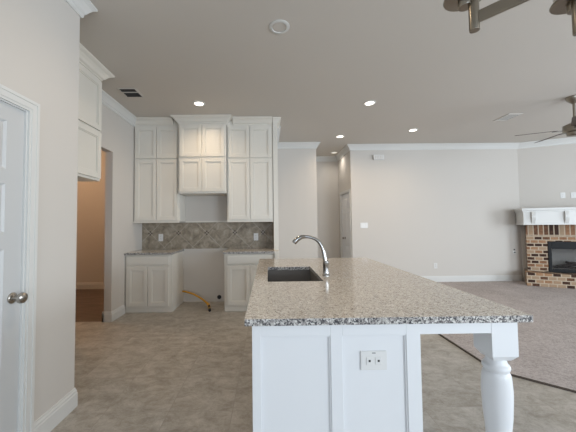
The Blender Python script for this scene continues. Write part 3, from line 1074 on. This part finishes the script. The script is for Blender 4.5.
# mantel: frieze box, cove, shelf, curved corbels
mz0, mz1 = 1.2405, 1.585
man = MB()
man.prism(blk(0.0, FW, 0.045, 0, 0), mz0, mz1 - 0.05)
man.prism(blk(-0.012, FW + 0.012, 0.030, 0, 0), mz1 - 0.085, mz1 - 0.05)
man.prism(blk(-0.03, FW + 0.03, 0.01, 0, 0), mz1 - 0.0498, mz1)
man.prism(blk(-0.008, FW + 0.008, 0.034, 0, 0), mz0 + 0.0, mz0 + 0.03)
mn = man.build('mantel', M_TRIM, tfp, local=True, bevel=0.003)
for u in (0.155, 0.66, 1.42, 1.95):
    b = MB()
    pr = [(0.045, mz0 + 0.03)]
    for i in range(9):
        t = i / 8
        pr.append((0.043 - 0.045 * math.sin(t * math.pi * 0.85) ** 1.0 - 0.004, mz0 + 0.032 + (mz1 - 0.10 - mz0) * t))
    pr.append((0.045, mz0 + 0.032 + (mz1 - 0.10 - mz0)))
    T3 = lambda a, c, z: (z, a, c)
    b.prism(pr, u - 0.03, u + 0.03, T3)
    b.build('corbel', M_TRIM, mn, local=True)


# ------------------------------------------------------------------ ceiling lights, vents
def can(x, y, label, group, lit=1, power=32, warm=(1.0, 0.78, 0.54)):
    t = thing('ceiling_light', (x, y, CH), label, 'light', group)
    R = 0.092
    MB().lathe([(R, -0.0005), (R, -0.004), (R - 0.008, -0.007), (0.066, -0.008), (0.062, -0.002), (0.0615, -0.0005)], (x, y, CH), 40) \
        .build('trim_ring', M_TRIM, t, smooth=True)
    MB().lathe([(0.0610, -0.0006), (0.0610, -0.0085), (0.03, -0.0105), (0.002, -0.0108)] if lit else
               [(0.0610, -0.0006), (0.0610, -0.004), (0.03, -0.0045), (0.002, -0.0045)], (x, y, CH), 32) \
        .build('lens', {1: M_LAMP, 2: M_LAMP_DIM, 0: M_CEIL}[lit], t, smooth=True)
    if power:
        d = bpy.data.lights.new('bulb', 'SPOT')
        d.energy = power
        d.color = warm
        d.spot_size = math.radians(160)
        d.spot_blend = 1.0
        d.shadow_soft_size = 0.05
        lo = bpy.data.objects.new('bulb', d)
        lo.location = (0, 0, -0.03)
        COL.objects.link(lo)
        lo.parent = t
    return t


G = 'recessed ceiling lights'
can(-0.979, 4.04, 'lit recessed ceiling light in front of the range cabinets', G, 1, 30)
can(1.498, 4.06, 'lit recessed ceiling light beyond the right of the island', G)
can(1.469, 5.648, 'lit recessed ceiling light nearest the passage entrance', G)
can(2.764, 5.285, 'lit recessed ceiling light in front of the bare far wall', G)
can(1.651, 6.953, 'small dim recessed light inside the passage ceiling', G, 2, 13, (1.0, 0.92, 0.82))
can(-0.40, 1.75, 'added recessed fill light over the near left island corner, above the view', G, 1, 30)  # extra can outside the view, added to brighten the base cabinets
tsd = can(0.117, 2.451, 'unlit round recessed light above the island', G, 0, 0)


def vent(x0, x1, y0, y1, label, dark, rot=0.0):
    cx, cy = (x0 + x1) / 2, (y0 + y1) / 2
    t = thing('ceiling_vent', (cx, cy, CH), label, 'vent', rz=rot)
    hx, hy = (x1 - x0) / 2, (y1 - y0) / 2
    f = 0.018
    b = MB()
    b.box(-hx, hx, -hy, -hy + f, -0.008, -0.0005).box(-hx, hx, hy - f, hy, -0.008, -0.0005)
    b.box(-hx, -hx + f, -hy + f, hy - f, -0.008, -0.0005).box(hx - f, hx, -hy + f, hy - f, -0.008, -0.0005)
    b.build('frame', M_WALL, t, local=True)
    MB().box(-hx + f, hx - f, -hy + f, hy - f, -0.0015, -0.0005).build('backing', M_SLOT, t, local=True)
    n = 6
    for k in range(n):
        y = -hy + f + (2 * (hy - f)) * (k + 0.5) / n
        s_ = 0.009
        vs = [(-hx + f, y - s_, -0.002), (hx - f, y - s_, -0.002), (hx - f, y + s_ * 0.4, -0.0085), (-hx + f, y + s_ * 0.4, -0.0085),
              (-hx + f, y - s_, -0.0032), (hx - f, y - s_, -0.0032), (hx - f, y + s_ * 0.4, -0.0097), (-hx + f, y + s_ * 0.4, -0.0097)]
        MB().add(vs, [(0, 1, 2, 3), (7, 6, 5, 4), (0, 4, 5, 1), (1, 5, 6, 2), (2, 6, 7, 3), (3, 7, 4, 0)]).build('louvre', M_SLOT if (dark and k != 2) else M_WALL, t, local=True)


vent(-1.905, -1.672, 3.56, 3.825, 'small square ceiling air vent with dark slots near left wall', True)
vent(3.93, 4.16, 4.50, 4.82, 'pale ceiling air vent left of the ceiling fan', False)

# ------------------------------------------------------------------ ceiling fan
FX, FY = 4.33, 3.90
tfan = thing('ceiling_fan', (FX, FY, CH), 'brushed nickel ceiling fan with thin dark blades over the carpet', 'fan')
MB().lathe([(0.085, -0.0005), (0.085, -0.02), (0.070, -0.05), (0.035, -0.085), (0.018, -0.10)], (FX, FY, CH), 32).build('canopy', M_NICKEL, tfan, smooth=True)
MB().lathe([(0.014, -0.085), (0.014, -0.385)], (FX, FY, CH), 16).build('downrod', M_NICKEL, tfan, smooth=True)
mzz = 2.602
MB().lathe([(0.03, 0.115), (0.065, 0.105), (0.125, 0.075), (0.132, 0.005), (0.12, -0.02), (0.09, -0.03), (0.085, -0.065), (0.06, -0.075), (0.01, -0.076)],
           (FX, FY, mzz), 40).build('motor', M_NICKEL, tfan, smooth=True)
for k in range(5):
    a = math.radians(154 + 72 * k)
    ca, sa = math.cos(a), math.sin(a)

    def TR(u, v, z):
        return (FX + ca * u - sa * v, FY + sa * u + ca * v, mzz + z)
    br = MB().box(0.10, 0.24, -0.02, 0.02, 0.005, 0.012, TR).build('blade_iron', M_CHROME, tfan)
    b = MB()
    pit = -0.085
    pl_ = [(0.20, -0.05), (0.60, -0.065), (0.655, -0.05), (0.67, 0.0), (0.655, 0.05), (0.60, 0.065), (0.20, 0.05)]
    vs = [TR(u, v, 0.016 + v * pit * 3 + 0.0) for u, v in pl_] + [TR(u, v, 0.022 + v * pit * 3) for u, v in pl_]
    n = len(pl_)
    b.add(vs, [list(range(n))[::-1], list(range(n, 2 * n))] + [(i, (i + 1) % n, n + (i + 1) % n, n + i) for i in range(n)])
    b.build('blade', M_BLADE, tfan)

# ------------------------------------------------------------------ chandelier over the breakfast spot (only its arms reach the picture)
HX, HY, HZc = 1.108, 0.86, 2.181
tch = thing('chandelier', (HX, HY, CH), 'brushed nickel chandelier with flat arms at the top right edge', 'chandelier')
MB().lathe([(0.065, -0.0005), (0.065, -0.012), (0.05, -0.025), (0.012, -0.03)], (HX, HY, CH), 28).build('canopy', M_NICKEL, tch, smooth=True)
MB().lathe([(0.012, HZc - CH - 0.02), (0.012, -0.028)], (HX, HY, CH), 16).build('stem', M_NICKEL, tch, smooth=True)
for i, ang in enumerate((131, 54, 342, 270, 198)):
    a = math.radians(ang)
    ca, sa = math.cos(a), math.sin(a)

    def TA(u, v, z):
        return (HX + ca * u - sa * v, HY + sa * u + ca * v, z)
    arm = MB().box(0.0, 0.37, -0.006, 0.006, HZc - 0.024, HZc + 0.024, TA).build('arm', M_NICKEL, tch, bevel=0.002)
    c = TA(0.37, 0, 0)
    MB().lathe([(0.018, 2.129), (0.019, 2.133), (0.019, 2.35), (0.012, 2.36)], (c[0], c[1], 0), 24).build('post', M_NICKEL, arm, smooth=True)
    c = TA(0.398, 0, 0)
    MB().lathe([(0.026, 2.246), (0.028, 2.250), (0.028, 2.282), (0.078, 2.286), (0.081, 2.290), (0.078, 2.296), (0.02, 2.308)], (c[0], c[1], 0), 32) \
        .build('lamp_cup', M_NICKEL, arm, smooth=True)
    MB().box(0.36, 0.39, -0.006, 0.006, 2.256, 2.274, TA).build('link', M_NICKEL, arm)
    MB().lathe([(0.050, 2.310), (0.066, 2.315), (0.070, 2.47), (0.068, 2.47), (0.064, 2.318), (0.049, 2.313)], (c[0], c[1], 0), 28) \
        .build('lamp_shade', M_FROST, arm, smooth=True)

# ------------------------------------------------------------------ hall lamp: a ceiling light out of sight that tints the hall warm
tg = thing('hall_ceiling_light', (-3.9, 4.6, CH), 'round warm ceiling light in the side hall, hidden by the wall', 'light')
MB().lathe([(0.15, -0.0005), (0.15, -0.03), (0.12, -0.07), (0.05, -0.09), (0.005, -0.092)], (-3.9, 4.6, CH), 32).build('glass_bowl', M_LAMP, tg, smooth=True)
d = bpy.data.lights.new('hall_bulb', 'POINT')
d.energy = 34
d.color = (1.0, 0.62, 0.36)
d.shadow_soft_size = 0.15
lo = bpy.data.objects.new('hall_bulb', d)
lo.location = (0, 0, -0.25)
COL.objects.link(lo)
lo.parent = tg
